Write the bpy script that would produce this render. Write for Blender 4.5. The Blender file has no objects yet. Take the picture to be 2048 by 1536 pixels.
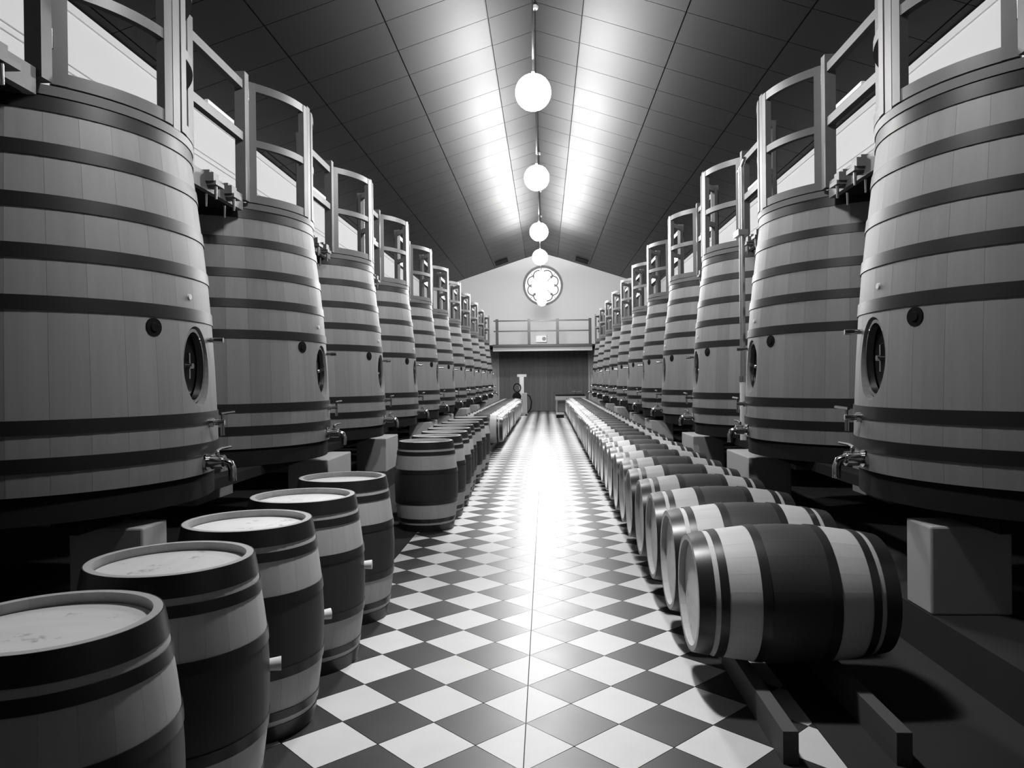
import bpy, bmesh, math, random
from mathutils import Vector, Matrix
random.seed(7)
SC = bpy.context.scene
COL = SC.collection
PI = math.pi
rad = math.radians

# ------------------------------------------------------------------ camera
CAM_Z = 1.6
YAW, PITCH, ROLL, FPX = 0.0441, 0.0049, rad(0.6), 1500.0
fw = Vector((-math.sin(YAW)*math.cos(PITCH), math.cos(YAW)*math.cos(PITCH), -math.sin(PITCH)))
rt = Vector((math.cos(YAW), math.sin(YAW), 0)); up = rt.cross(fw)
cr, sr = math.cos(ROLL), math.sin(ROLL)
rt2 = rt*cr - up*sr; up2 = up*cr + rt*sr
cd = bpy.data.cameras.new('camera'); cam = bpy.data.objects.new('camera', cd); COL.objects.link(cam)
M = Matrix(((rt2.x, up2.x, -fw.x), (rt2.y, up2.y, -fw.y), (rt2.z, up2.z, -fw.z))).to_4x4()
M.translation = (0, 0, CAM_Z)
cam.matrix_world = M
cd.sensor_width = 36; cd.lens = 36*FPX/2048; cd.clip_start = 0.05; cd.clip_end = 200
SC.camera = cam

# ------------------------------------------------------------------ world, exposure
w = bpy.data.worlds.new('world'); SC.world = w; w.use_nodes = True
w.node_tree.nodes['Background'].inputs[0].default_value = (0.5, 0.5, 0.5, 1)
w.node_tree.nodes['Background'].inputs[1].default_value = 0.15
vs = SC.view_settings
vs.view_transform = 'Standard'; vs.look = 'None'; vs.gamma = 1.0; vs.exposure = 0.0
vs.use_curve_mapping = False
LAMP_L = 255.0        # radiance of the lamp globes (built as pendant lamps below)
WINDOW_L = 1.2        # daylight in the round window

# ------------------------------------------------------------------ dimensions
AX = -0.11            # room axis
HALF = 5.70           # half width of the hall
Y_BACK, Y_END = -12.0, 38.75
APEX, SLOPE = 8.19, 0.327
EAVE = APEX - SLOPE*HALF
SANG = math.atan(SLOPE)
VOFF, VY0, VSP, NV = 3.33, 4.85, 2.785, 11      # vats: lateral offset, first Y, pitch, count per row
VBOT = 1.0
DECK_T, DECK_B = 3.275, 3.19
CURB = 2.27           # kerb face from the axis
CURB_H = 0.25

# ------------------------------------------------------------------ materials
def g(v): return (v, v, v, 1)
def mat(name, base, rough=.6, metal=0., spec=.5, var=0., scale=(8, 8, 8), rnd=0., bump=0., detail=6, rough_var=0., coat=0.):
    m = bpy.data.materials.new(name); m.use_nodes = True
    nt = m.node_tree; N = nt.nodes; Lk = nt.links
    b = N['Principled BSDF']
    b.inputs['Base Color'].default_value = g(base); b.inputs['Roughness'].default_value = rough
    b.inputs['Metallic'].default_value = metal; b.inputs['Specular IOR Level'].default_value = spec
    b.inputs['Coat Weight'].default_value = coat
    if var or rnd or bump or rough_var:
        tc = N.new('ShaderNodeTexCoord'); mp = N.new('ShaderNodeMapping'); mp.inputs['Scale'].default_value = scale
        Lk.new(tc.outputs['Object'], mp.inputs['Vector'])
        oi = N.new('ShaderNodeObjectInfo')
        ad = N.new('ShaderNodeVectorMath'); ad.operation = 'ADD'
        mu = N.new('ShaderNodeMath'); mu.operation = 'MULTIPLY'; mu.inputs[1].default_value = 37.0
        Lk.new(oi.outputs['Random'], mu.inputs[0])
        Lk.new(mp.outputs['Vector'], ad.inputs[0]); Lk.new(mu.outputs[0], ad.inputs[1])
        nz = N.new('ShaderNodeTexNoise'); nz.inputs['Scale'].default_value = 1.0; nz.inputs['Detail'].default_value = detail
        nz.inputs['Roughness'].default_value = .6
        Lk.new(ad.outputs[0], nz.inputs['Vector'])
        # factor = 1 + var*(noise-.5)*2 + rnd*(random-.5)*2
        a = N.new('ShaderNodeMath'); a.operation = 'MULTIPLY_ADD'; a.inputs[1].default_value = 2*var; a.inputs[2].default_value = 1-var-rnd
        Lk.new(nz.outputs['Fac'], a.inputs[0])
        c = N.new('ShaderNodeMath'); c.operation = 'MULTIPLY_ADD'; c.inputs[1].default_value = 2*rnd
        Lk.new(oi.outputs['Random'], c.inputs[0]); Lk.new(a.outputs[0], c.inputs[2])
        d = N.new('ShaderNodeMath'); d.operation = 'MULTIPLY'; d.inputs[1].default_value = base; Lk.new(c.outputs[0], d.inputs[0])
        cc = N.new('ShaderNodeCombineColor')
        for i in range(3): Lk.new(d.outputs[0], cc.inputs[i])
        Lk.new(cc.outputs[0], b.inputs['Base Color'])
        m['tone'] = d.name
        if rough_var:
            rv = N.new('ShaderNodeMath'); rv.operation = 'MULTIPLY_ADD'; rv.inputs[1].default_value = 2*rough_var; rv.inputs[2].default_value = rough-rough_var
            Lk.new(nz.outputs['Fac'], rv.inputs[0]); Lk.new(rv.outputs[0], b.inputs['Roughness'])
        if bump:
            bp = N.new('ShaderNodeBump'); bp.inputs['Strength'].default_value = bump; bp.inputs['Distance'].default_value = .01
            Lk.new(nz.outputs['Fac'], bp.inputs['Height']); Lk.new(bp.outputs[0], b.inputs['Normal'])
    return m

def emis(name, strength):
    m = bpy.data.materials.new(name); m.use_nodes = True
    b = m.node_tree.nodes['Principled BSDF']
    b.inputs['Base Color'].default_value = g(.9); b.inputs['Emission Color'].default_value = g(1); b.inputs['Emission Strength'].default_value = strength
    return m

def stained(name, base, stain, half, rough=.5, **k):
    """barrel stave wood with the stained middle: object Z along the barrel axis"""
    m = mat(name, base, rough, **k)
    nt = m.node_tree; N = nt.nodes; Lk = nt.links
    b = N['Principled BSDF']
    tc = N.new('ShaderNodeTexCoord'); sx = N.new('ShaderNodeSeparateXYZ'); Lk.new(tc.outputs['Object'], sx.inputs[0])
    ab = N.new('ShaderNodeMath'); ab.operation = 'ABSOLUTE'; Lk.new(sx.outputs['Z'], ab.inputs[0])
    mr = N.new('ShaderNodeMapRange'); mr.inputs['From Min'].default_value = half-.004; mr.inputs['From Max'].default_value = half+.004
    Lk.new(ab.outputs[0], mr.inputs['Value'])
    mx = N.new('ShaderNodeMix'); mx.data_type = 'FLOAT'
    tone = N[m['tone']]
    mr2 = N.new('ShaderNodeMath'); mr2.operation = 'MULTIPLY'; mr2.inputs[1].default_value = stain/base; Lk.new(tone.outputs[0], mr2.inputs[0])
    Lk.new(mr.outputs[0], mx.inputs[0]); Lk.new(mr2.outputs[0], mx.inputs[2]); Lk.new(tone.outputs[0], mx.inputs[3])
    cc = [n for n in N if n.type == 'COMBINE_COLOR'][0]
    for i in range(3): Lk.new(mx.outputs[0], cc.inputs[i])
    return m

def smudge(m, sc_, lo, hi, amount):
    nt = m.node_tree; N = nt.nodes; Lk = nt.links
    tc = N.new('ShaderNodeTexCoord'); oi = N.new('ShaderNodeObjectInfo')
    ad = N.new('ShaderNodeVectorMath'); ad.operation = 'ADD'; Lk.new(tc.outputs['Object'], ad.inputs[0]); Lk.new(oi.outputs['Random'], ad.inputs[1])
    nz = N.new('ShaderNodeTexNoise'); nz.inputs['Scale'].default_value = sc_; nz.inputs['Detail'].default_value = 5; nz.inputs['Roughness'].default_value = .7
    Lk.new(ad.outputs[0], nz.inputs['Vector'])
    mr = N.new('ShaderNodeMapRange'); mr.inputs['From Min'].default_value = lo; mr.inputs['From Max'].default_value = hi
    mr.inputs['To Min'].default_value = 1.0; mr.inputs['To Max'].default_value = 1.0-amount
    Lk.new(nz.outputs['Fac'], mr.inputs['Value'])
    mu = N.new('ShaderNodeMath'); mu.operation = 'MULTIPLY'
    Lk.new(N[m['tone']].outputs[0], mu.inputs[0]); Lk.new(mr.outputs[0], mu.inputs[1])
    cc = [n for n in N if n.type == 'COMBINE_COLOR'][0]
    for i in range(3): Lk.new(mu.outputs[0], cc.inputs[i])
    return m

MT = {
 'plaster':  mat('white_plaster', .66, .9, var=.03, scale=(.6, .6, .6), bump=.05),
 'concrete': mat('dark_concrete', .10, .8, var=.25, scale=(2, 2, 2)),
 'pier':     mat('pale_render', .36, .85, var=.10, scale=(3, 3, 3), bump=.1),
 'kerb':     mat('dark_kerb_paint', .028, .9, spec=.1, var=.2, scale=(3, 3, 3)),
 'grout':    mat('dark_grout', .03, .8, var=.2, scale=(6, 6, 6)),
 'tile_l':   mat('pale_floor_tile', .50, .44, spec=.12, var=.10, scale=(5, 5, 5), rnd=.05, rough_var=.05, bump=.02),
 'tile_d':   mat('dark_floor_tile', .030, .40, spec=.30, var=.25, scale=(5, 5, 5), rnd=.08, rough_var=.05, bump=.02),
 'ceil':     mat('ceiling_backing', .02, .8, var=.1, scale=(1, 1, 1)),
 'panel':    mat('satin_ceiling_panel', .024, .48, metal=1., var=.06, scale=(2, .4, 2), rnd=.04),
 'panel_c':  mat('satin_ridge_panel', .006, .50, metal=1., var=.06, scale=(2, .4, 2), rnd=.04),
 'vat':      mat('oak_vat_stave', .20, .55, spec=.35, var=.20, scale=(14, 14, .7), rnd=.13, bump=.06),
 'vatbody':  mat('oak_vat_staves_far', .20, .55, spec=.35, var=.16, scale=(9, 9, .5), rnd=.04),
 'hoop':     mat('dark_painted_hoop', .012, .45, metal=.0, spec=.3, var=.15, scale=(5, 5, 5)),
 'bhoop':    mat('barrel_hoop_steel', .022, .34, metal=.3, spec=.5, var=.2, scale=(5, 5, 5), rnd=.1),
 'collar':   mat('brown_collar_wood', .10, .5, var=.15, scale=(8, 8, 20), rnd=.05),
 'rail':     mat('brown_rail_wood', .085, .5, var=.18, scale=(12, 12, 12), rnd=.08, bump=.04),
 'railfar':  mat('gallery_rail_wood', .035, .5, var=.18, scale=(12, 12, 12), rnd=.08),
 'steel':    mat('polished_steel', .62, .14, metal=1.),
 'steelm':   mat('brushed_steel', .5, .32, metal=1.),
 'black':    mat('black_rubber', .006, .6, spec=.15, var=.1, scale=(9, 9, 9)),
 'void':     mat('vat_inside', .008, .8, var=.1, scale=(9, 9, 9)),
 'plug':     mat('dark_stopper', .006, .7, spec=.1, var=.1, scale=(9, 9, 9)),
 'barrel':   stained('oak_barrel_stave', .38, .026, .150, var=.14, scale=(16, 16, 1.2), rnd=.05, bump=.05, spec=.35),
 'barrelw':  mat('oak_barrel_rim', .42, .6, var=.12, scale=(16, 16, 3), rnd=.05, bump=.05),
 'head':     smudge(mat('barrel_head_wood', .60, .55, var=.16, scale=(4, 14, 4), rnd=.06, detail=8), 11.0, .60, .72, .6),
 'bung':     mat('pale_bung', .62, .6, var=.05, scale=(20, 20, 20)),
 'beam':     mat('rack_timber', .06, .7, var=.2, scale=(12, 1.2, 12), rnd=.05),
 'joist':    mat('dark_joist', .018, .9, spec=.08, var=.2, scale=(8, 1, 8)),
 'wallwood': mat('brown_wall_plank', .17, .55, var=.28, scale=(14, 14, .6), rnd=.14, bump=.05),
 'trim':     mat('pale_trim', .62, .7, var=.05, scale=(3, 3, 3)),
 'fascia':   mat('pale_lintel', .36, .7, var=.1, scale=(2, 2, 2)),
 'wire':     mat('grey_cable', .40, .6, var=.1, scale=(9, 9, 9)),
 'tracery':  mat('grey_stone_tracery', .22, .8, var=.1, scale=(6, 6, 6)),
 'globe':    emis('lit_globe', LAMP_L),
 'glass':    emis('daylit_pane', WINDOW_L),
 'box':      mat('white_enamel', .85, .4, var=.02, scale=(3, 3, 3)),
 'grey':     mat('grey_paint', .22, .5, var=.1, scale=(4, 4, 4)),
}

# ------------------------------------------------------------------ mesh helpers
class MB:
    def __init__(s): s.v = []; s.f = []; s.m = []
    def add(s, v, f, mi=0):
        o = len(s.v); s.v += [tuple(p) for p in v]; s.f += [tuple(i+o for i in q) for q in f]; s.m += [mi]*len(f); return s
    def box(s, x0, x1, y0, y1, z0, z1, mi=0):
        v = [(x, y, z) for z in (z0, z1) for (x, y) in ((x0, y0), (x1, y0), (x1, y1), (x0, y1))]
        return s.add(v, [(3, 2, 1, 0), (4, 5, 6, 7), (0, 1, 5, 4), (1, 2, 6, 5), (2, 3, 7, 6), (3, 0, 4, 7)], mi)
    def obox(s, c, sx, sy, sz, ang=0, mi=0):
        """box centred at c, turned by ang about z"""
        v = []
        for z in (-sz/2, sz/2):
            for (x, y) in ((-sx/2, -sy/2), (sx/2, -sy/2), (sx/2, sy/2), (-sx/2, sy/2)):
                v.append((c[0]+x*math.cos(ang)-y*math.sin(ang), c[1]+x*math.sin(ang)+y*math.cos(ang), c[2]+z))
        return s.add(v, [(3, 2, 1, 0), (4, 5, 6, 7), (0, 1, 5, 4), (1, 2, 6, 5), (2, 3, 7, 6), (3, 0, 4, 7)], mi)
    def lathe(s, prof, a0=0., a1=2*PI, n=48, mi=0, closed_prof=True, cap=True):
        """revolve a profile of (r, z) about z from a0 to a1"""
        full = abs(a1-a0-2*PI) < 1e-6
        k = len(prof); cols = n if full else n+1
        v = []
        for i in range(cols):
            a = a0+(a1-a0)*i/n
            v += [(r*math.cos(a), r*math.sin(a), z) for r, z in prof]
        f = []
        for i in range(n):
            j = (i+1) % cols
            for q in range(k if closed_prof else k-1):
                t = (q+1) % k
                f.append((i*k+q, j*k+q, j*k+t, i*k+t))
        if not full and cap and closed_prof:
            f.append(tuple(reversed(range(k)))); f.append(tuple(n*k+q for q in range(k)))
        return s.add(v, f, mi)
    def disc(s, r, z0, z1, n=32, mi=0):
        return s.cyl((0, 0, z0), (0, 0, z1), r, r, n, mi)
    def cyl(s, p, q, r0, r1=None, n=16, mi=0):
        p, q = Vector(p), Vector(q); r1 = r0 if r1 is None else r1
        d = (q-p).normalized(); a = d.orthogonal().normalized(); b = d.cross(a)
        v = [p+(a*math.cos(t)+b*math.sin(t))*r0 for t in [2*PI*i/n for i in range(n)]]
        v += [q+(a*math.cos(t)+b*math.sin(t))*r1 for t in [2*PI*i/n for i in range(n)]]
        f = [(i, (i+1) % n, n+(i+1) % n, n+i) for i in range(n)] + [tuple(reversed(range(n))), tuple(range(n, 2*n))]
        return s.add(v, f, mi)
    def tube(s, pts, r, n=10, mi=0, closed=False):
        pts = [Vector(p) for p in pts]; k = len(pts); v = []; prev = None
        for i, p in enumerate(pts):
            a = pts[(i-1) % k] if (closed or i > 0) else p
            b = pts[(i+1) % k] if (closed or i < k-1) else p
            d = (b-a).normalized()
            if prev is None: u = d.orthogonal().normalized()
            else: u = (prev-d*prev.dot(d)).normalized()
            prev = u; ww = d.cross(u)
            v += [p+(u*math.cos(2*PI*j/n)+ww*math.sin(2*PI*j/n))*r for j in range(n)]
        f = []
        for i in range(k if closed else k-1):
            e = (i+1) % k
            for j in range(n): f.append((i*n+j, i*n+(j+1) % n, e*n+(j+1) % n, e*n+j))
        if not closed: f += [tuple(reversed(range(n))), tuple((k-1)*n+j for j in range(n))]
        return s.add(v, f, mi)
    def prism(s, poly, z0, z1, mi=0):
        n = len(poly)
        v = [(x, y, z0) for x, y in poly]+[(x, y, z1) for x, y in poly]
        f = [(i, (i+1) % n, n+(i+1) % n, n+i) for i in range(n)]+[tuple(reversed(range(n))), tuple(range(n, 2*n))]
        return s.add(v, f, mi)
    def mesh(s, name, mats, smooth=None):
        me = bpy.data.meshes.new(name); me.from_pydata(s.v, [], s.f)
        bm = bmesh.new(); bm.from_mesh(me); bmesh.ops.recalc_face_normals(bm, faces=bm.faces); bm.to_mesh(me); bm.free()
        for m in (mats if isinstance(mats, (list, tuple)) else [mats]): me.materials.append(MT[m])
        for p, i in zip(me.polygons, s.m): p.material_index = i
        if smooth:
            me.polygons.foreach_set('use_smooth', [True]*len(me.polygons)); me.set_sharp_from_angle(angle=rad(smooth))
        me.update(); return me

def O(name, me, parent=None, loc=(0, 0, 0), rot=(0, 0, 0), scale=None):
    o = bpy.data.objects.new(name, me); COL.objects.link(o)
    o.location = loc; o.rotation_euler = rot
    if scale: o.scale = scale
    if parent: o.parent = parent
    return o
def E(name, loc, rot=(0, 0, 0), scale=None):
    o = O(name, None, None, loc, rot, scale); o.empty_display_size = .1; return o
def tag(o, label=None, cat=None, group=None, kind=None):
    if label: o['label'] = label
    if cat: o['category'] = cat
    if group: o['group'] = group
    if kind: o['kind'] = kind
    return o
def copy_tree(o, parent=None):
    c = o.copy(); COL.objects.link(c); c.parent = parent
    for ch in o.children: copy_tree(ch, c)
    return c
ONES = ['', 'first', 'second', 'third', 'fourth', 'fifth', 'sixth', 'seventh', 'eighth', 'ninth', 'tenth', 'eleventh', 'twelfth', 'thirteenth', 'fourteenth',
        'fifteenth', 'sixteenth', 'seventeenth', 'eighteenth', 'nineteenth', 'twentieth']
def ordinal(n):
    if n <= 20: return ONES[n]
    t = {2: 'twenty', 3: 'thirty', 4: 'forty'}[n//10]
    return t+'-'+ONES[n % 10] if n % 10 else {3: 'thirtieth', 4: 'fortieth'}[n//10]

# ------------------------------------------------------------------ room shell
def struct(name, me, **k): return tag(O(name, me, **k), kind='structure')
XL, XR = AX-HALF, AX+HALF
floor = struct('floor', MB().box(XL-.3, XR+.3, Y_BACK, Y_END+.3, -.25, -.006).mesh('floor', 'grout'))
for nm, x0, x1 in (('wall_left', XL-.3, XL), ('wall_right', XR, XR+.3)):
    struct(nm, MB().box(x0, x1, Y_BACK, Y_END+.3, -.006, EAVE+.1).mesh(nm, 'plaster'))
def gable(name, y0, y1, m='plaster'):
    pts = [(XL, -.006), (XR, -.006), (XR, EAVE), (AX, APEX), (XL, EAVE)]
    v = [(x, y, z) for y in (y0, y1) for x, z in pts]
    f = [(0, 1, 2, 3, 4), (9, 8, 7, 6, 5)]+[(i, (i+1) % 5, 5+(i+1) % 5, 5+i) for i in range(5)]
    return struct(name, MB().add(v, f).mesh(name, m))
gable('wall_far', Y_END, Y_END+.3)
gable('wall_behind', Y_BACK-.3, Y_BACK, 'concrete')
# ceiling backing slabs (two slopes in one roof) with panels as parts
mb = MB()
for s in (-1, 1):
    xe = AX+s*(HALF+.35); ze = APEX-SLOPE*(HALF+.35)
    v = [(AX, Y_BACK-.3, APEX+.03), (xe, Y_BACK-.3, ze+.03), (xe, Y_END+.3, ze+.03), (AX, Y_END+.3, APEX+.03)]
    v += [(x, y, z+.2) for x, y, z in v]
    mb.add(v, [(0, 1, 2, 3), (7, 6, 5, 4), (0, 1, 5, 4), (1, 2, 6, 5), (2, 3, 7, 6), (3, 0, 4, 7)])
ceiling = struct('ceiling', mb.mesh('ceiling', 'ceil'))
PW, PJ = 1.58, 1.06
cosS = math.cos(SANG)
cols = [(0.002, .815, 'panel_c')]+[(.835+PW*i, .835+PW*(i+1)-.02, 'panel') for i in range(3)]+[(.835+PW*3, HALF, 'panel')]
jY = 13.06-4*PJ
pm = {}
for ci, (a, b, m) in enumerate(cols):
    wd = (b-a)/cosS
    drop = .012 if ci == 0 else 0.
    pm[ci] = MB().box(-wd/2, wd/2, 0, PJ-.014, -.012-drop, .012).mesh('ceiling_panel', m)
n_rows = int((Y_END-jY)/PJ)+1
for s in (-1, 1):
    for ci, (a, b, m) in enumerate(cols):
        xm = (a+b)/2
        for r in range(n_rows):
            y = jY+r*PJ
            me = pm[ci]
            sc = None
            if y+PJ > Y_END: sc = (1, (Y_END-y)/PJ, 1)
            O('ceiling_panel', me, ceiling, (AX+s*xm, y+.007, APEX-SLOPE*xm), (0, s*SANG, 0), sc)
# panels over and behind the viewer, one part per column
for s in (-1, 1):
    for ci, (a, b, m) in enumerate(cols):
        xm = (a+b)/2; wd = (b-a)/cosS
        mb = MB(); y = jY-PJ
        while y > Y_BACK-PJ:
            mb.box(-wd/2, wd/2, max(y, Y_BACK)+.007, y+PJ-.007, -.012, .012); y -= PJ
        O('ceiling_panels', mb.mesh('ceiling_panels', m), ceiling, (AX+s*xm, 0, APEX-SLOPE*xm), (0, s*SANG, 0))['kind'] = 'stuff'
# eaves trims, kerbs
for i, s in enumerate((-1, 1)):
    x0, x1 = sorted((AX+s*HALF, AX+s*(HALF-.03)))
    struct('trim_%d' % (i+1), MB().box(x0, x1, Y_BACK, Y_END, EAVE-.14, EAVE-.03).mesh('eaves_trim', 'trim'))
    x0, x1 = sorted((AX+s*CURB, AX+s*HALF))
    struct('trim_%d' % (i+3), MB().box(x0, x1, Y_BACK, Y_END, -.006, CURB_H).mesh('plinth', 'kerb'))

# ------------------------------------------------------------------ floor tiles (diagonal chequer)
D = .4324; X0, YN = -.1056, 3.489; GAP = .0022; TH = .012
h2 = D/2-GAP*1.4
full = [(h2, 0), (0, h2), (-h2, 0), (0, -h2)]
t_l = MB().prism(full, -TH, 0).mesh('tile', 'tile_l'); t_d = MB().prism(full, -TH, 0).mesh('tile', 'tile_d')
gl = .0025
t_hl = MB().prism([(-gl, h2), (-h2, 0), (-gl, -h2)], -TH, 0).mesh('tile', 'tile_l')
t_hr = MB().prism([(h2, 0), (gl, h2), (gl, -h2)], -TH, 0).mesh('tile', 'tile_l')
TX0, TX1 = -1.37, 1.22          # the tiled field of the aisle; dark screed beyond
def clip(poly):
    for ax_, sg in ((TX0, 1), (TX1, -1)):
        out = []
        for (x, y), (u, v) in zip(poly, poly[1:]+poly[:1]):
            di, dj = (x-ax_)*sg, (u-ax_)*sg
            if di >= 0: out.append((x, y))
            if di*dj < 0:
                t = di/(di-dj); out.append((x+(u-x)*t, y+(v-y)*t))
        poly = out
        if len(poly) < 3: return []
    return poly
tiles = []
for i in range(-8, 9):
    for j in range(-6, 180):
        if (i+j) % 2: continue     # centres: light i even, dark i odd (half steps)
        x = X0+i*D/2; y = YN+D/2+j*D/2
        if x+h2 < TX0+.01 or x-h2 > TX1-.01 or y > Y_END-.3 or y < .9: continue
        tiles.append((y, x, i))
def seen_tile(y, x):
    return y > 2.75 and -1.22 < x < 1.0 and abs(x/y) < .45
front = sorted([t for t in tiles if seen_tile(t[0], t[1])])[:270]
fs = set(front)
cache = {}
for y, x, i in front:
    if i == 0:
        O('tile', t_hl, floor, (x, y, 0)); O('tile', t_hr, floor, (x, y, 0))
    else:
        if i not in cache:
            pl = [(p-x, q-y) for p, q in clip([(x+p, y+q) for p, q in full])]
            cache[i] = MB().prism(pl, -TH, 0).mesh('tile', 'tile_l' if i % 2 == 0 else 'tile_d')
        O('tile', cache[i], floor, (x, y, 0))
mb = MB()
for t in tiles:
    if t in fs: continue
    y, x, i = t
    if i == 0:
        mb.prism([(x-gl, y+h2), (x-h2, y), (x-gl, y-h2)], -TH, 0, 0); mb.prism([(x+h2, y), (x+gl, y+h2), (x+gl, y-h2)], -TH, 0, 0)
    else:
        pl = clip([(x+p, y+q) for p, q in full])
        if pl: mb.prism(pl, -TH, 0, 0 if i % 2 == 0 else 1)
O('tiles', mb.mesh('tiles', ['tile_l', 'tile_d']), floor)['kind'] = 'stuff'
for x0, x1 in ((AX-CURB, TX0-.004), (TX1+.004, AX+CURB)):
    O('side_screed', MB().box(x0, x1, Y_BACK, Y_END-.02, -.006, 0).mesh('side_screed', 'kerb'), floor)

# ------------------------------------------------------------------ far end: plank wall, lintel, rose window, gallery
PX0, PX1, PTOP = -2.36, 2.22, 3.08
doorw = tag(E('plank_wall', ((PX0+PX1)/2, Y_END-.06, 0)), 'brown vertical plank wall under the far gallery', 'wall', kind='structure')
doorw.name = 'wall_plank'
npl = 17; pw = (PX1-PX0)/npl
pmesh = MB().box(-pw/2+.004, pw/2-.004, -.02, .02, 0, PTOP).mesh('plank', 'wallwood')
for i in range(npl):
    O('plank', pmesh, doorw, (PX0+pw*(i+.5)-(PX0+PX1)/2, random.uniform(-.004, .004), .002))
struct('trim_5', MB().box(PX0-.10, PX0, Y_END-.12, Y_END, 0, PTOP).mesh('jamb', 'trim'))
struct('trim_6', MB().box(PX1, PX1+.10, Y_END-.12, Y_END, 0, PTOP).mesh('jamb', 'trim'))

# rose window
RWX, RWZ, RWR = -.06, 6.46, 1.02
win = tag(E('window_1', (RWX, Y_END-.02, RWZ)), 'round rose window with stone tracery high on the far gable', 'window', kind='structure')
rot90 = (PI/2, 0, 0)
O('outer_ring', MB().lathe([(RWR-.11, -.05), (RWR, -.05), (RWR, .06), (RWR-.11, .08)], n=64).mesh('outer_ring', 'tracery', 35), win, rot=rot90)
mb = MB()
for k in range(8):
    a = 2*PI*k/8+PI/8
    pts = []
    for t in range(13):
        b = rad(-100+200*t/12)
        pts.append((.56*math.cos(a)+.27*math.cos(a+b), .56*math.sin(a)+.27*math.sin(a+b), 0))
    mb.tube(pts, .035, 6)
O('petal_tracery', mb.mesh('petal_tracery', 'tracery', 40), win, rot=rot90)
mb = MB()
for k in range(4):
    a = PI/4+k*PI/2
    mb.tube([(.32*math.cos(a), .32*math.sin(a), 0), (.9*math.cos(a), .9*math.sin(a), 0)], .02, 6)
O('glazing_bars', mb.mesh('glazing_bars', 'tracery'), win, rot=rot90)
for k in range(8):
    a0 = 2*PI*k/8; v = [(0, 0, -.012)]+[((RWR-.1)*math.cos(a0+PI/4*t/8), (RWR-.1)*math.sin(a0+PI/4*t/8), -.012) for t in range(9)]
    O('pane', MB().prism([(p[0], p[1]) for p in v], -.016, -.010).mesh('pane', 'glass'), win, rot=rot90)

# gallery
GY = 35.5
gal = tag(E('gallery', (AX, GY, DECK_B-.2)), 'raised gallery across the far end with post and rail balustrade', 'gallery')
def P(me, name, par, loc=(0, 0, 0), rot=(0, 0, 0)):
    return O(name, me, par, loc, rot)
GX = CURB+.08
z0 = DECK_B-.2
P(MB().box(-HALF+.01, HALF-.01, .0, Y_END-GY-.02, DECK_B-z0, DECK_T-z0).mesh('deck', 'joist'), 'deck', gal)
P(MB().box(-GX, GX, -.06, 0, DECK_B-z0-.01, DECK_T-z0+.02).mesh('front_beam', 'railfar'), 'front_beam', gal)
P(MB().box(-GX, GX, .04, .12, 2.98-z0, DECK_B-z0-.002).mesh('lintel', 'fascia'), 'lintel', gal)
pst = MB().box(-.065, .065, -.05, .05, 0, 1.2).mesh('post', 'railfar')
for x in (-2.25, -.735, .611, 2.141):
    P(pst, 'post', gal, (x-AX, -.03, DECK_T-z0+.02))
for z in (4.41, 3.92):
    P(MB().box(-2.3, 2.3, -.06, -.02, z-.03-z0, z+.03-z0).mesh('rail', 'railfar'), 'rail', gal)
# white box on the gallery wall
bx = tag(E('wall_box', (-.17, Y_END, 3.55)), 'white enamelled box on far wall seen through the gallery rails', 'box')
P(MB().box(-.27, .27, -.14, -.002, 0, .32).mesh('case', 'box'), 'case', bx)
P(MB().cyl((.14, -.14, .17), (.14, -.155, .17), .10, n=20).mesh('dial', 'grey', 35), 'dial', bx)
P(MB().box(.272, .285, -.15, -.002, -.02, .34).mesh('side_plate', 'black'), 'side_plate', bx)
# ceiling vents
for s, lab in ((-1, 'left'), (1, 'right')):
    ym, xm = 37.1, 2.0
    v = tag(E('ceiling_vent', (AX+s*xm, ym, APEX-SLOPE*xm-.02), (0, s*SANG, 0)), 'dark slotted vent on the %s ceiling slope above the far gable' % lab, 'vent', 'dark ceiling vents')
    P(MB().box(-.33, .33, -.05, .05, -.16, 0).mesh('housing', 'joist'), 'housing', v)
    for k in range(3):
        P(MB().box(-.31, .31, -.058, -.051, -.145+.045*k, -.125+.045*k).mesh('slat', 'black'), 'slat', v)

# ------------------------------------------------------------------ pendant lamps along the ridge
LZ = 5.15
SPOT_W, UP_W = 520.0, 480.0
lamp_y = [33.8, 30.0, 26.0, 21.7, 18.0, 13.2, 9.28, 4.1]
lamp_label = ['glowing globe lamp just in front of the gallery, over the foot of the round window', 'glowing globe lamp in front of the lower half of the round window', 'glowing globe lamp in front of the upper rim of the round window', 'fourth glowing globe lamp, in front of the far gable peak', 'third glowing globe lamp, close above the far gable peak',
              'second glowing globe lamp hanging under the ridge', 'nearest and largest glowing globe lamp in the picture',
              'globe lamp hanging above the first vats, over the frame']
LR = .22
gm = MB().lathe([(0.0005, -LR)]+[(LR*math.sin(PI*t/16), -LR*math.cos(PI*t/16)) for t in range(1, 16)]+[(0.0005, LR)], n=32, closed_prof=False).mesh('globe', 'globe', 60)
rm = MB().cyl((0, 0, LR+.03), (0, 0, APEX-LZ-.06), .010, n=8).mesh('rod', 'steelm', 40)
cm = MB().lathe([(.001, LR+.04), (.02, LR+.035), (.03, LR+.004), (.001, LR+.004)], n=20).mesh('cap', 'grey', 40)
rc = MB().lathe([(.001, 0), (.07, 0), (.05, -.05), (.001, -.05)], n=20).mesh('ceiling_rose', 'grey', 40)
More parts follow.
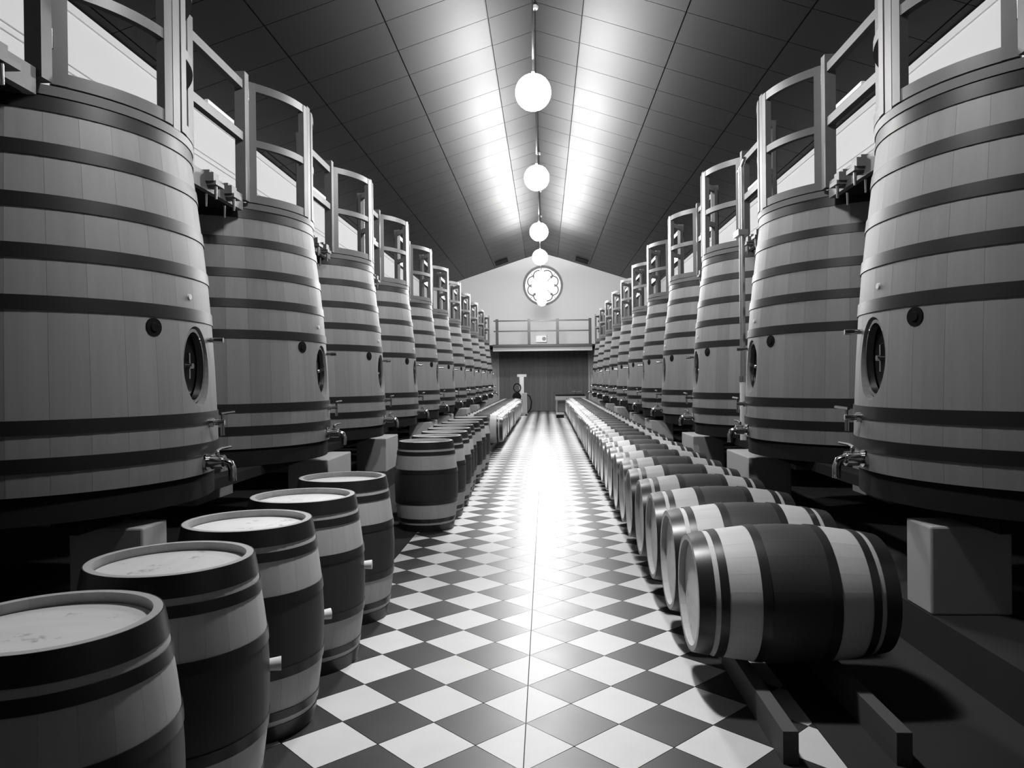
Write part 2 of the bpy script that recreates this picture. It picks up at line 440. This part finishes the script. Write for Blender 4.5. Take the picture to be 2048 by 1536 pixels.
for y, lb in zip(lamp_y, lamp_label):
    t = tag(E('pendant_lamp', (AX, y, LZ)), lb, 'lamp', 'globe lamps along the ridge')
    P(gm, 'globe', t); P(rm, 'rod', t); P(cm, 'cap', t); P(rc, 'ceiling_rose', t, (0, 0, APEX-LZ-.03))
    ld = bpy.data.lights.new('added_down_spot', 'SPOT'); ld.energy = SPOT_W; ld.spot_size = rad(58); ld.spot_blend = .9; ld.shadow_soft_size = .12  # added downward spot, brightens aisle floor and barrel tops but not the vats
    lo = bpy.data.objects.new('added_down_spot', ld); COL.objects.link(lo); lo.parent = t; lo.location = (0, 0, -LR-.13)
    ud = bpy.data.lights.new('added_up_spot', 'SPOT'); ud.energy = UP_W; ud.spot_size = rad(150); ud.spot_blend = .25; ud.shadow_soft_size = .12  # added upward spot, gives the ceiling panels their bright band
    uo = bpy.data.objects.new('added_up_spot', ud); COL.objects.link(uo); uo.parent = t; uo.location = (0, 0, LR+.18); uo.rotation_euler = (PI, 0, 0)

# ------------------------------------------------------------------ wall cables
for s, lab in ((-1, 'left'), (1, 'right')):
    for z, w2 in ((5.53, 'upper'), (5.44, 'lower')):
        x = AX+s*(HALF-.02)
        c = O('wall_cable', MB().cyl((x, 2.0, z), (x, Y_END-.2, z), .004, n=6).mesh('wall_cable', 'wire'))
        tag(c, '%s of two thin grey cables along the white %s wall' % (w2, lab), 'cable', 'wall cables')

# ------------------------------------------------------------------ vats
VPROF = [(1.166, 1.0), (1.172, 1.1), (1.176, 1.2), (1.170, 1.4), (1.158, 1.7), (1.141, 2.0), (1.119, 2.293), (1.089, 2.574), (1.054, 2.869), (1.024, 3.13), (1.014, 3.22)]
def vr(z):
    for (r0, z0_), (r1, z1_) in zip(VPROF, VPROF[1:]):
        if z <= z1_: return r0+(r1-r0)*(z-z0_)/(z1_-z0_)
    return VPROF[-1][0]
TS = .055
def stave_mesh(a0, a1, n, cut=None):
    prof = [(r, z-VBOT) for r, z in VPROF]+[(r-TS, z-VBOT) for r, z in reversed(VPROF)]
    b = MB().lathe(prof, a0, a1, n)
    me = b.mesh('stave', 'vat', 30)
    if cut is None: return me
    o = bpy.data.objects.new('tmp', me); COL.objects.link(o)
    c = bpy.data.objects.new('cut', cut); COL.objects.link(c)
    md = o.modifiers.new('b', 'BOOLEAN'); md.object = c; md.operation = 'DIFFERENCE'; md.solver = 'EXACT'
    dg = bpy.context.evaluated_depsgraph_get()
    r = bpy.data.meshes.new_from_object(o.evaluated_get(dg)); r.name = 'stave'
    bpy.data.objects.remove(o); bpy.data.objects.remove(c)
    return r
MZ, MA, MBH = 1.717-VBOT, .165, .25       # manhole centre, half width, half height
def ellipse(n, a, b): return [(a*math.cos(2*PI*i/n), b*math.sin(2*PI*i/n)) for i in range(n)]
def ell_prism(a, b, x0, x1, n=40, a2=None, b2=None):
    """elliptical prism along local x; at x1 size may differ"""
    e0 = ellipse(n, a, b); e1 = ellipse(n, a2 or a, b2 or b)
    v = [(x0, y, MZ+z) for y, z in e0]+[(x1, y, MZ+z) for y, z in e1]
    return MB().add(v, [(i, (i+1) % n, n+(i+1) % n, n+i) for i in range(n)]+[tuple(reversed(range(n))), tuple(range(n, 2*n))])
cutm = ell_prism(MA-.012, MBH-.012, .95, 1.30, a2=MA+.03, b2=MBH+.03).mesh('cut', 'vat')
SG = rad(.03); SA = rad(10)
st_plain = stave_mesh(SG, SA-SG, 3)
st_cut_p = stave_mesh(SG, SA-SG, 3, cutm); st_cut_n = stave_mesh(-SA+SG, -SG, 3, cutm)
# far vats: one body with the stave grooves as geometry
def far_body():
    mb = MB()
    for i in range(36):
        if i in (0, 35): continue
        mb.lathe([(r, z-VBOT) for r, z in VPROF]+[(VPROF[-1][0]-TS, VPROF[-1][1]-VBOT), (VPROF[0][0]-TS, 0)], i*SA+SG, (i+1)*SA-SG, 2)
    me = mb.mesh('stave_wall', 'vatbody', 30); return me
body_far = far_body()
hoop_m = []
for zb, hh in ((3.13, .10), (2.869, .08), (2.574, .08), (2.293, .08), (2.009, .08), (1.331, .08), (1.127, .08)):
    za, zc = zb-VBOT, zb+hh-VBOT
    ra, rb = vr(zb)+.008, vr(zb+hh)+.008
    hoop_m.append(MB().lathe([(ra-.006, za), (ra, za), (rb, zc), (rb-.006, zc)], n=72).mesh('hoop', 'hoop', 35))
collar_m = MB().lathe([(.93, 3.222-VBOT), (1.03, 3.222-VBOT), (1.034, DECK_T-VBOT), (.93, DECK_T-VBOT)], n=72).mesh('collar', 'collar', 35)
lid_m = MB().disc(.955, 3.12-VBOT, 3.16-VBOT, 48).mesh('lid', 'collar', 35)
ring_m = MB().lathe([(1.04, -.16), (1.145, -.16), (1.145, .0), (1.04, .0)], n=72).mesh('base_ring', 'joist', 35)
bot_m = MB().disc(1.10, .04, .09, 48).mesh('base_board', 'joist', 35)
inner_m = MB().disc(.98, .10, 3.0-VBOT, 36).mesh('light_stop_core', 'void', 35)  # unseen dark core, added to stop light leaking through the vat
rM = vr(MZ+VBOT)
def ring_ell(a, b, t, x0, x1, n=40):
    v = []; f = []
    for (aa, bb, x) in ((a, b, x0), (a, b, x1), (a-t, b-t, x1), (a-t, b-t, x0)):
        v += [(x, y, MZ+z) for y, z in ellipse(n, aa, bb)]
    for q in range(4):
        for i in range(n):
            f.append((q*n+i, q*n+(i+1) % n, ((q+1) % 4)*n+(i+1) % n, ((q+1) % 4)*n+i))
    return MB().add(v, f)
rim_m = ring_ell(MA-.005, MBH-.005, .022, rM-.075, rM-.030).mesh('manhole_rim', 'steel', 40)
door_m = ell_prism(MA-.03, MBH-.03, rM-.12, rM-.085).mesh('manhole_door', 'black', 40)
hand = MB(); hand.tube([(rM-.085, .02, MZ-.09), (rM-.07, .02, MZ-.085), (rM-.07, .02, MZ+.085), (rM-.085, .02, MZ+.09)], .007, 8)
hand.cyl((rM-.09, .02, MZ), (rM-.055, .02, MZ), .014, n=12); hand.cyl((rM-.055, .02, MZ), (rM-.045, .02, MZ), .022, .018, 12)
handle_m = hand.mesh('door_clamp', 'steel', 40)
def on_shell(ang, z, out=0): r = vr(z+VBOT)+out; return (r*math.cos(ang), r*math.sin(ang), z)
def radial(mb, ang, z, o0, o1, r0, r1=None, n=20): return mb.cyl(on_shell(ang, z, o0), on_shell(ang, z, o1), r0, r1, n)
plug_m = radial(radial(MB(), rad(-20.5), .945, -.03, .007, .058, .056, 24), rad(-20.5), .945, .007, .014, .03, .026).mesh('stopper', 'plug', 35)
peg_m = radial(MB(), rad(-3), 2.165-VBOT, -.03, .012, .022, .018).mesh('oak_peg', 'bung', 35)
smalltap_m = radial(radial(MB(), rad(9), .895, -.03, .05, .016), rad(9), .895, .05, .11, .02, .018).mesh('thermometer_socket', 'steel', 35)
a = rad(7)
stap = radial(radial(MB(), a, .335, -.03, .03, .030), a, .335, .02, .10, .020)
p = on_shell(a, .335, .085); stap.cyl(p, (p[0], p[1], p[2]-.09), .013, n=12); stap.cyl(p, (p[0], p[1], p[2]+.055), .010, n=10)
sampletap_m = stap.mesh('sample_tap', 'steel', 35)
slev_m = MB().tube([(p[0], p[1]-.03, p[2]+.058), (p[0], p[1]+.19, p[2]+.062)], .010, 8).mesh('lever', 'steel', 40)
a = rad(3); zz = .075
dv = radial(radial(MB(), a, zz, -.04, .02, .055), a, zz, .02, .13, .034)
q = on_shell(a, zz, .08)
dv.cyl((q[0]-.035, q[1], q[2]), (q[0]+.045, q[1], q[2]), .048, n=20)
dv.cyl(q, (q[0], q[1], q[2]+.07), .014, n=12)
drain_m = dv.mesh('drain_valve', 'steel', 35)
q2 = on_shell(a, zz, .13)
spout_m = MB().tube([q2, (q2[0]+.035, q2[1], q2[2]-.012), (q2[0]+.05, q2[1], q2[2]-.05), (q2[0]+.05, q2[1], q2[2]-.125)], .027, 14).mesh('spout', 'steel', 40)
dlev_m = MB().tube([(q[0], q[1]-.02, q[2]+.072), (q[0], q[1]+.05, q[2]+.085), (q[0], q[1]+.21, q[2]+.085)], .010, 8).mesh('lever', 'steel', 40)

def make_vat(near):
    r = E('oak_vat', (0, 0, VBOT))
    if near:
        for i in range(36):
            me = st_cut_p if i == 0 else (st_cut_n if i == 35 else st_plain)
            O('stave', me, r, rot=(0, 0, 0 if i in (0, 35) else i*SA))
    else:
        O('stave_wall', body_far, r); O('stave', st_cut_p, r); O('stave', st_cut_n, r)
    for m in hoop_m: O('hoop', m, r)
    O('collar', collar_m, r); O('lid', lid_m, r); O('base_board', bot_m, r); O('base_ring', ring_m, r); O('light_stop_core', inner_m, r)
    O('manhole_rim', rim_m, r)['label'] = 'bright steel oval rim'
    d = O('manhole_door', door_m, r); O('door_clamp', handle_m, d)
    O('stopper', plug_m, r)['label'] = 'round dark stopper'
    O('oak_peg', peg_m, r); O('thermometer_socket', smalltap_m, r)
    s = O('sample_tap', sampletap_m, r); O('lever', slev_m, s)
    d = O('drain_valve', drain_m, r); O('lever', dlev_m, d); O('spout', spout_m, d)
    return r

# curved guard over each vat: posts A, B, C and two gates
RA, RB = 1.085, 1.0
ANG = rad(51)
GB = DECK_T
def arc_bar(r0, r1, a0, a1, z0_, z1_, n=10):
    return MB().lathe([(r0, z0_), (r1, z0_), (r1, z1_), (r0, z1_)], a0, a1, n)
post_m = MB().box(-.04, .04, -.05, .05, 0, 4.43-GB).mesh('post', 'rail')
postb_m = MB().box(-.035, .035, -.045, .045, 0, 4.43-GB).mesh('post', 'rail')
posta_m = MB().box(-.05, .045, -.045, .045, 0, 4.45-GB).mesh('post', 'rail')
hz = [(.010, .085), (.535, .60), (1.055, 1.13)]
gap = rad(3.4)
def gate_parts(sgn):
    out = []
    a0, a1 = (-ANG+gap, -gap) if sgn < 0 else (gap, ANG-gap)
    for z0_, z1_ in hz: out.append(('gate_rail', arc_bar(.985, 1.035, a0, a1, z0_, z1_).mesh('gate_rail', 'rail', 30)))
    hinge = a0 if sgn < 0 else a1
    inner = a1 if sgn < 0 else a0
    w_ = rad(4.6)
    out.append(('gate_stile', arc_bar(.982, 1.040, hinge-(0 if sgn < 0 else w_), hinge+(w_ if sgn < 0 else 0), .010, 1.13, 2).mesh('gate_stile', 'rail', 30)))
    out.append(('gate_stile', arc_bar(.982, 1.040, inner-(w_ if sgn < 0 else 0), inner+(0 if sgn < 0 else w_), .010, 1.13, 2).mesh('gate_stile', 'rail', 30)))
    hx, hy = 1.052*math.cos(hinge), 1.052*math.sin(hinge)
    for z in (.20, .95):
        out.append(('hinge', MB().cyl((hx, hy, z), (hx, hy, z+.11), .013, n=10).mesh('hinge', 'steel', 40)))
    return out
gp = {-1: gate_parts(-1), 1: gate_parts(1)}
def make_guard():
    r = E('curved_railing', (0, 0, GB))
    O('post', posta_m, r, (RA*math.cos(-ANG), RA*math.sin(-ANG), 0), (0, 0, 0))
    O('post', posta_m, r, (RA*math.cos(ANG), RA*math.sin(ANG), 0), (0, 0, 0))
    O('post', postb_m, r, (RB, 0, 0))
    for s in (-1, 1):
        gparts = gp[s]
        gate = O('gate', gparts[0][1], r)
        for nm, me in gparts[1:]: O(nm, me, gate)
    return r
# straight railing in each gap; local origin at the middle of the gap, +x to the aisle
GXO = VOFF-RA*math.cos(ANG)                 # distance of the railing line from the axis
GLEN = VSP-2*RA*math.sin(ANG)-.11
def make_straight(length):
    r = E('straight_railing', (0, 0, GB))
    for z in (1.015, .54):
        O('rail', MB().box(-.03, .03, -length/2, length/2, z, z+.075).mesh('rail', 'rail'), r)
    O('toe_board', MB().box(-.03, .02, -length/2, length/2, -.10, .045).mesh('toe_board', 'rail'), r)
    O('batten', MB().box(.0, .03, -length*.22, length*.30, .618, .65).mesh('batten', 'trim'), r)
    for y, t in ((-.22*length, -.01), (.14*length, -.025)):
        c = O('clamp', MB().box(-.05, .09, y-.05, y+.05, -.02+t, .05+t).box(.02, .10, y-.03, y+.13, -.045+t, -.012+t).box(-.02, .05, y-.035, y+.035, .05+t, .075+t).mesh('clamp', 'collar'), r)
        O('pin', MB().cyl((.075, y+.02, -.05+t), (.07, y+.035, -.15+t), .014, .010, 10).mesh('pin', 'steelm', 40), c)
        O('pin', MB().cyl((-.02, y+.05, -.10+t), (-.03, y+.07, -.20+t), .012, .009, 10).mesh('pin', 'steelm', 40), c)
    return r
near_proto = make_vat(True); far_proto = make_vat(False); guard_proto = make_guard(); str_proto = make_straight(GLEN)
used = set()
def place(proto, x, y, z, side):
    if proto.name in used: o = copy_tree(proto)
    else: used.add(proto.name); o = proto
    o.location = (x, y, z); o.scale = (1 if side < 0 else -1, 1, 1)
    return o
SIDE = {-1: 'left', 1: 'right'}
def nth(k, n): return 'nearest' if k == 0 else ('farthest' if k == n-1 else ordinal(k+1)+' nearest')
for s in (-1, 1):
    L_ = SIDE[s]
    for k in range(NV):
        x, y = AX+s*VOFF, VY0+VSP*k
        v = place(near_proto if k < 4 else far_proto, x, y, VBOT, s)
        tag(v, '%s conical oak vat with dark hoops in the %s row' % (nth(k, NV), L_), 'vat', 'oak vats of the %s row' % L_)
        gdo = place(guard_proto, x, y, GB, s)
        tag(gdo, 'curved wooden gate railing on top of the %s vat in the %s row' % (nth(k, NV), L_), 'railing', 'curved railings of the %s row' % L_)
        # gap railing before this vat
        r = place(str_proto, AX+s*GXO, y-VSP/2, GB, s)
        tag(r, 'straight wooden railing just before the %s vat of the %s row' % (nth(k, NV), L_), 'railing', 'straight railings of the %s row' % L_)
    # last stretch to the gallery
    ylast = VY0+VSP*(NV-1)+RA*math.sin(ANG)+.06
    ln = GY-.08-ylast
    r = E('straight_railing', (AX+s*GXO, (ylast+GY-.08)/2, GB), scale=(1 if s < 0 else -1, 1, 1))
    for z in (1.015, .54):
        O('rail', MB().box(-.03, .03, -ln/2, ln/2, z, z+.075).mesh('rail', 'railfar'), r)
    O('toe_board', MB().box(-.03, .02, -ln/2, ln/2, -.085, .045).mesh('toe_board', 'railfar'), r)
    O('post', MB().box(-.04, .035, -.05, .05, -.08, 1.16).mesh('post', 'railfar'), r, (.002, .05, 0))
    tag(r, 'straight wooden railing from the last %s vat to the gallery' % L_, 'railing')

# ------------------------------------------------------------------ raised walkway beside and behind the vats
RD = 1.07
for s in (-1, 1):
    L_ = SIDE[s]
    wk = tag(E('walkway', (AX+s*VOFF, 0, DECK_B), scale=(1 if s < 0 else -1, 1, 1)), 'raised timber walkway between the %s vat tops and the wall' % L_, 'walkway')
    xb = -(HALF-VOFF)+.02
    def bay(yl, yr, left_vat, right_vat):
        xf = RA*math.cos(ANG)-.034-.03
        pts = []
        if left_vat:
            a = math.acos(xf/RD)
            for t in range(13):
                an = a+(PI-a)*t/12; pts.append((RD*math.cos(an), yl+RD*math.sin(an)))
        else: pts += [(xf, yl), (-RD, yl)]
        pts += [(xb, pts[-1][1])]
        q = []
        if right_vat:
            a = math.acos(xf/RD)
            for t in range(13):
                an = -a-(PI-a)*t/12; q.append((RD*math.cos(an), yr+RD*math.sin(an)))
        else: q += [(xf, yr), (-RD, yr)]
        q += [(xb, q[-1][1])]
        poly = pts+list(reversed(q))
        O('deck_bay', MB().prism(poly, 0, DECK_T-DECK_B-.002).mesh('deck_bay', 'joist'), wk)
    for k in range(-1, NV):
        yl = VY0+VSP*k; yr = yl+VSP
        if k == -1: bay(VY0-VSP+.9, VY0, False, True)
        elif k < NV-1: bay(yl, yr, True, True)
        else: bay(yl, GY-.001, True, False)

# ------------------------------------------------------------------ piers and joists that carry the vats
piers = [(4.32, 4.61), (8.10, 9.08), (11.10, 12.02), (15.45, 16.45), (18.45, 19.40), (22.75, 23.75), (26.3, 27.25), (30.0, 31.0)]
for s in (-1, 1):
    L_ = SIDE[s]
    for k, (y0, y1) in enumerate(piers):
        x0, x1 = sorted((AX+s*(CURB+.002), AX+s*(CURB+.45)))
        t = O('support_pier', MB().box(x0, x1, y0, y1, CURB_H, .75).mesh('support_pier', 'pier'))
        bmx = t.modifiers.new('soften', 'BEVEL'); bmx.width = .012; bmx.segments = 2
        tag(t, '%s pale block pier under the %s row of vats' % (nth(k, len(piers)), L_), 'pier', 'block piers of the %s row' % L_)
    for off, nm in ((2.60, 'front'), (3.95, 'rear')):
        b = O('bearer_beam', MB().box(AX+s*off-.08, AX+s*off+.08, 4.1, 33.5, .752, VBOT-.162).mesh('bearer_beam', 'joist'))
        tag(b, '%s dark bearer beam running under the %s vats' % (nm, L_), 'beam')
        if nm == 'rear':
            for k, (y0, y1) in enumerate(piers):
                pass
    mbp = MB()
    rr = E('rear_pier_row', (AX+s*3.95, 0, CURB_H))
    for (y0, y1) in piers:
        O('block', MB().box(-.2, .2, y0, y1, 0, .75-CURB_H).mesh('block', 'pier'), rr)
    tag(rr, 'rear line of pale blocks in the dark behind the %s vats' % L_, 'pier')

# ------------------------------------------------------------------ steel standpipe on the right row
sp = tag(E('standpipe', (2.17, 8.33, .92)), 'bright steel standpipe rising between second and third right vats', 'pipe')
P(MB().cyl((0, 0, .68), (0, 0, 2.98), .030, n=16).mesh('pipe', 'steelm', 40), 'pipe', sp)
P(MB().cyl((0, 0, 0), (0, 0, .66), .036, n=16).mesh('lower_pipe', 'trim', 40), 'lower_pipe', sp)
P(MB().cyl((0, 0, .64), (0, 0, .70), .045, n=16).mesh('coupling', 'steel', 40), 'coupling', sp)
P(MB().cyl((-.02, -.22, 3.02), (.02, .12, 2.99), .020, n=12).cyl((.02, .10, 2.99), (.025, .16, 2.985), .034, n=12).mesh('head_bar', 'steel', 40), 'head_bar', sp)
P(MB().box(-.05, .06, -.05, .16, 2.24, 2.30).mesh('pipe_clamp', 'steelm'), 'pipe_clamp', sp)

# ------------------------------------------------------------------ barrels (axis along local z, centre at origin)
BL, RBUL, RHD = .475, .345, .290
def br(z): return RBUL-(RBUL-RHD)*(abs(z)/BL)**1.85
NS = 24
zs = [-BL+2*BL*i/14 for i in range(15)]
tb = .026
def bprof():
    return [(br(z), z) for z in zs]+[(br(z)-tb, z) for z in reversed(zs)]
bst_m = MB().lathe(bprof(), .0006, 2*PI/NS-.0006, 5).mesh('stave', 'barrel', 30)
mb = MB()
for i in range(NS): mb.lathe([(br(z), z) for z in zs]+[(RHD-tb, BL), (RHD-tb, -BL)], 2*PI*i/NS+.0006, 2*PI*(i+1)/NS-.0006, 3)
bbody_m = mb.mesh('stave_body', 'barrel', 30)
bh = []
for a_, b_ in ((0, .075), (.10, .14), (.29, .335)):
    for sg in (1, -1):
        z0_, z1_ = BL-a_, BL-b_
        bh.append(MB().lathe([(br(z0_)+.0005, sg*z0_), (br(z0_)+.0045, sg*z0_), (br((z0_+z1_)/2)+.0045, sg*(z0_+z1_)/2), (br(z1_)+.0045, sg*z1_), (br(z1_)+.0005, sg*z1_)], n=48).mesh('hoop', 'bhoop', 30))
head_m = MB().disc(RHD-tb+.002, -.011, .011, 40).mesh('head', 'head', 35)
bung_m = MB().cyl((RBUL-.02, 0, 0), (RBUL+.042, 0, 0), .021, .027, 16).mesh('bung', 'bung', 40)
def make_barrel(near, mark=False):
    r = E('oak_barrel', (0, 0, 0))
    if near:
        for i in range(NS): O('stave', bst_m, r, rot=(0, 0, 2*PI*i/NS))
    else: O('stave_body', bbody_m, r)
    for m in bh: O('hoop', m, r)
    h = O('head', head_m, r, (0, 0, BL-.045))
   
    O('head', head_m, r, (0, 0, -BL+.045))
    return r
pn = make_barrel(True); pf = make_barrel(False); pm_ = make_barrel(True, True)
def put(proto, loc, rot):
    if proto.name in used: o = copy_tree(proto)
    else: used.add(proto.name); o = proto
    o.location = loc; o.rotation_euler = rot
    return o
# right row, lying, heads towards the aisle
n_r = 41; SPB = .701
for k in range(n_r):
    y = 3.91+SPB*k+random.uniform(-.003, .003)
    xh = .727+.0047*(y-3.91)+random.uniform(-.008, .008)
    b = put(pn if k < 4 else pf, (xh+BL, y, .497), (0, -PI/2, 0))
    b.rotation_euler = Matrix.Rotation(-PI/2, 3, 'Y').to_euler()
    # roll about own axis so staves differ
    R_ = Matrix.Rotation(random.uniform(-.008, .008), 3, 'Z') @ Matrix.Rotation(-PI/2, 3, 'Y') @ Matrix.Rotation(random.choice((0, 1, 2, 3))*PI/2, 3, 'Z')
    b.rotation_euler = R_.to_euler()
    tag(b, '%s lying oak barrel with stained middle in the right row' % nth(k, n_r), 'barrel', 'lying barrels of the right row')
n_l = 22
for k in range(n_l):
    y = 17.16+SPB*k+random.uniform(-.003, .003)
    b = put(pf, (-.975-BL+random.uniform(-.01, .01), y, .497), (0, 0, 0))
    R_ = Matrix.Rotation(random.uniform(-.008, .008), 3, 'Z') @ Matrix.Rotation(PI/2, 3, 'Y') @ Matrix.Rotation(random.choice((0, 1, 2, 3))*PI/2, 3, 'Z')
    b.rotation_euler = R_.to_euler()
    tag(b, '%s lying oak barrel with stained middle in the left row' % nth(k, n_l), 'barrel', 'lying barrels of the left row')
# upright barrels on the left
upr = [(-1.385, 2.02), (-1.403, 2.746), (-1.415, 3.50), (-1.401, 4.27), (-1.396, 5.10)]
up2_ = [(-1.31, 8.17), (-1.30, 8.92), (-1.30, 9.62), (-1.33, 10.32), (-1.355, 11.02), (-1.335, 11.75), (-1.335, 12.5), (-1.335, 13.4)]
bungs = {1: (20, .03), 2: (30, -.03), 3: (8, .06)}
for k, (x, y) in enumerate(upr):
    b = put(pm_ if k < 2 else pn, (x, y, BL+.001), (0, 0, [0, PI/2, PI, PI*1.5, 0][k]))
    if k in bungs:
        a_, dz = bungs[k]
        O('bung', bung_m, b, (0, 0, dz), (0, 0, rad(a_)-b.rotation_euler.z))['label'] = 'pale bung'
    tag(b, '%s upright oak barrel in the front group on the left' % nth(k, len(upr)), 'barrel', 'upright barrels of the front group')
for k, (x, y) in enumerate(up2_):
    b = put(pf, (x, y, BL+.001), (0, 0, random.choice((0, 1, 2, 3))*PI/2))
    tag(b, '%s upright oak barrel in the group behind the floor gap' % nth(k, len(up2_)), 'barrel', 'upright barrels of the rear group')
# racks under the lying barrels: two runners with wedges
def rack(xa, xb_, y0, y1, skew, label):
    r = tag(E('barrel_rack', ((xa+xb_)/2, y0, 0)), label, 'rack')
    cx = (xa+xb_)/2
    for x in (xa, xb_):
        n = 1
        me = MB()
        dx = skew*(y1-y0)
        v = [(x-cx-.032, 0, 0), (x-cx+.032, 0, 0), (x-cx+.032+dx, y1-y0, 0), (x-cx-.032+dx, y1-y0, 0)]
        v += [(p_[0], p_[1], .136) for p_ in v]
        me.add(v, [(3, 2, 1, 0), (4, 5, 6, 7), (0, 1, 5, 4), (1, 2, 6, 5), (2, 3, 7, 6), (3, 0, 4, 7)])
        O('runner', me.mesh('runner', 'beam'), r)
    return r
rack(1.0, 1.46, 3.14, 32.5, .0047, 'pair of timber runners on the floor under the right barrels')
rack(-1.70, -1.24, 16.7, 32.4, 0, 'pair of timber runners on the floor under the left lying barrels')

# ------------------------------------------------------------------ things at the far end
m = tag(E('pump_trolley', (-1.06, 34.0, 0)), 'steel pump trolley with hose coil before the plank wall', 'trolley')
P(MB().box(-.10, .10, -.06, .06, .12, 1.75).mesh('column', 'steelm'), 'column', m)
P(MB().box(-.20, .22, -.07, .07, 1.75, 1.87).mesh('cross_head', 'trim'), 'cross_head', m)
P(MB().box(.02, .24, -.25, .25, .10, 1.02).mesh('cabinet', 'pier'), 'cabinet', m)
P(MB().box(-.45, .26, -.28, .28, .06, .12).mesh('base_plate', 'grey'), 'base_plate', m)
P(MB().tube([(-.20+.16*math.cos(2*PI*i/20), -.15, 1.26+.19*math.sin(2*PI*i/20)) for i in range(20)], .025, 8, closed=True).mesh('hose_coil', 'black', 40), 'hose_coil', m)
P(MB().cyl((-.22, -.22, .86), (-.22, .2, .86), .20, n=20).mesh('pump_motor', 'black', 40), 'pump_motor', m)
P(MB().box(-.40, -.02, -.2, .2, .56, .66).mesh('pump_shelf', 'grey'), 'pump_shelf', m)
P(MB().tube([(.22, -.1, .95), (.36, -.12, .88), (.44, -.14, .62), (.40, -.14, .30), (.24, -.12, .10)], .03, 8).mesh('hose', 'black', 40), 'hose', m)
for x in (-.38, .2):
    for y in (-.22, .22):
        P(MB().cyl((x, y-.02, .05), (x, y+.02, .05), .05, n=14).mesh('wheel', 'black', 40), 'wheel', m)
b = tag(E('workbench', (1.07, 33.9, 0)), 'low workbench behind the end of the right barrel row', 'bench')
P(MB().box(-.62, .75, -.35, .35, .70, .86).mesh('bench_top', 'pier'), 'bench_top', b)
for x in (-.56, .69):
    for y in (-.29, .29): P(MB().box(x-.04, x+.04, y-.04, y+.04, 0, .70).mesh('leg', 'grey'), 'leg', b)
P(MB().box(-.60, .73, .28, .32, .15, .62).mesh('back_panel', 'grey'), 'back_panel', b)
h = tag(O('steel_pipe', MB().cyl((-.6, 0, 0), (.7, 0, 0), .05, n=14).mesh('steel_pipe', 'black', 40), None, (1.07, 33.75, .912)), 'dark pipe lying on the workbench', 'pipe')
h = tag(E('gooseneck', (1.35, 34.0, .862)), 'bright steel fitting standing on the workbench', 'fitting')
P(MB().cyl((0, 0, 0), (0, 0, .20), .03, n=12).mesh('stem', 'steel', 40), 'stem', h)
P(MB().cyl((-.14, 0, .21), (.30, 0, .21), .016, n=10).mesh('arm', 'steel', 40), 'arm', h)
c = tag(E('low_crate', (.62, 31.75, 0)), 'low pale topped crate beside the last right barrels', 'crate')
P(MB().box(-.16, .16, -.2, .2, 0, .14).mesh('crate_body', 'black'), 'crate_body', c)
P(MB().box(-.17, .17, -.21, .21, .14, .20).mesh('crate_lid', 'pier'), 'crate_lid', c)
bpy.context.view_layer.update()
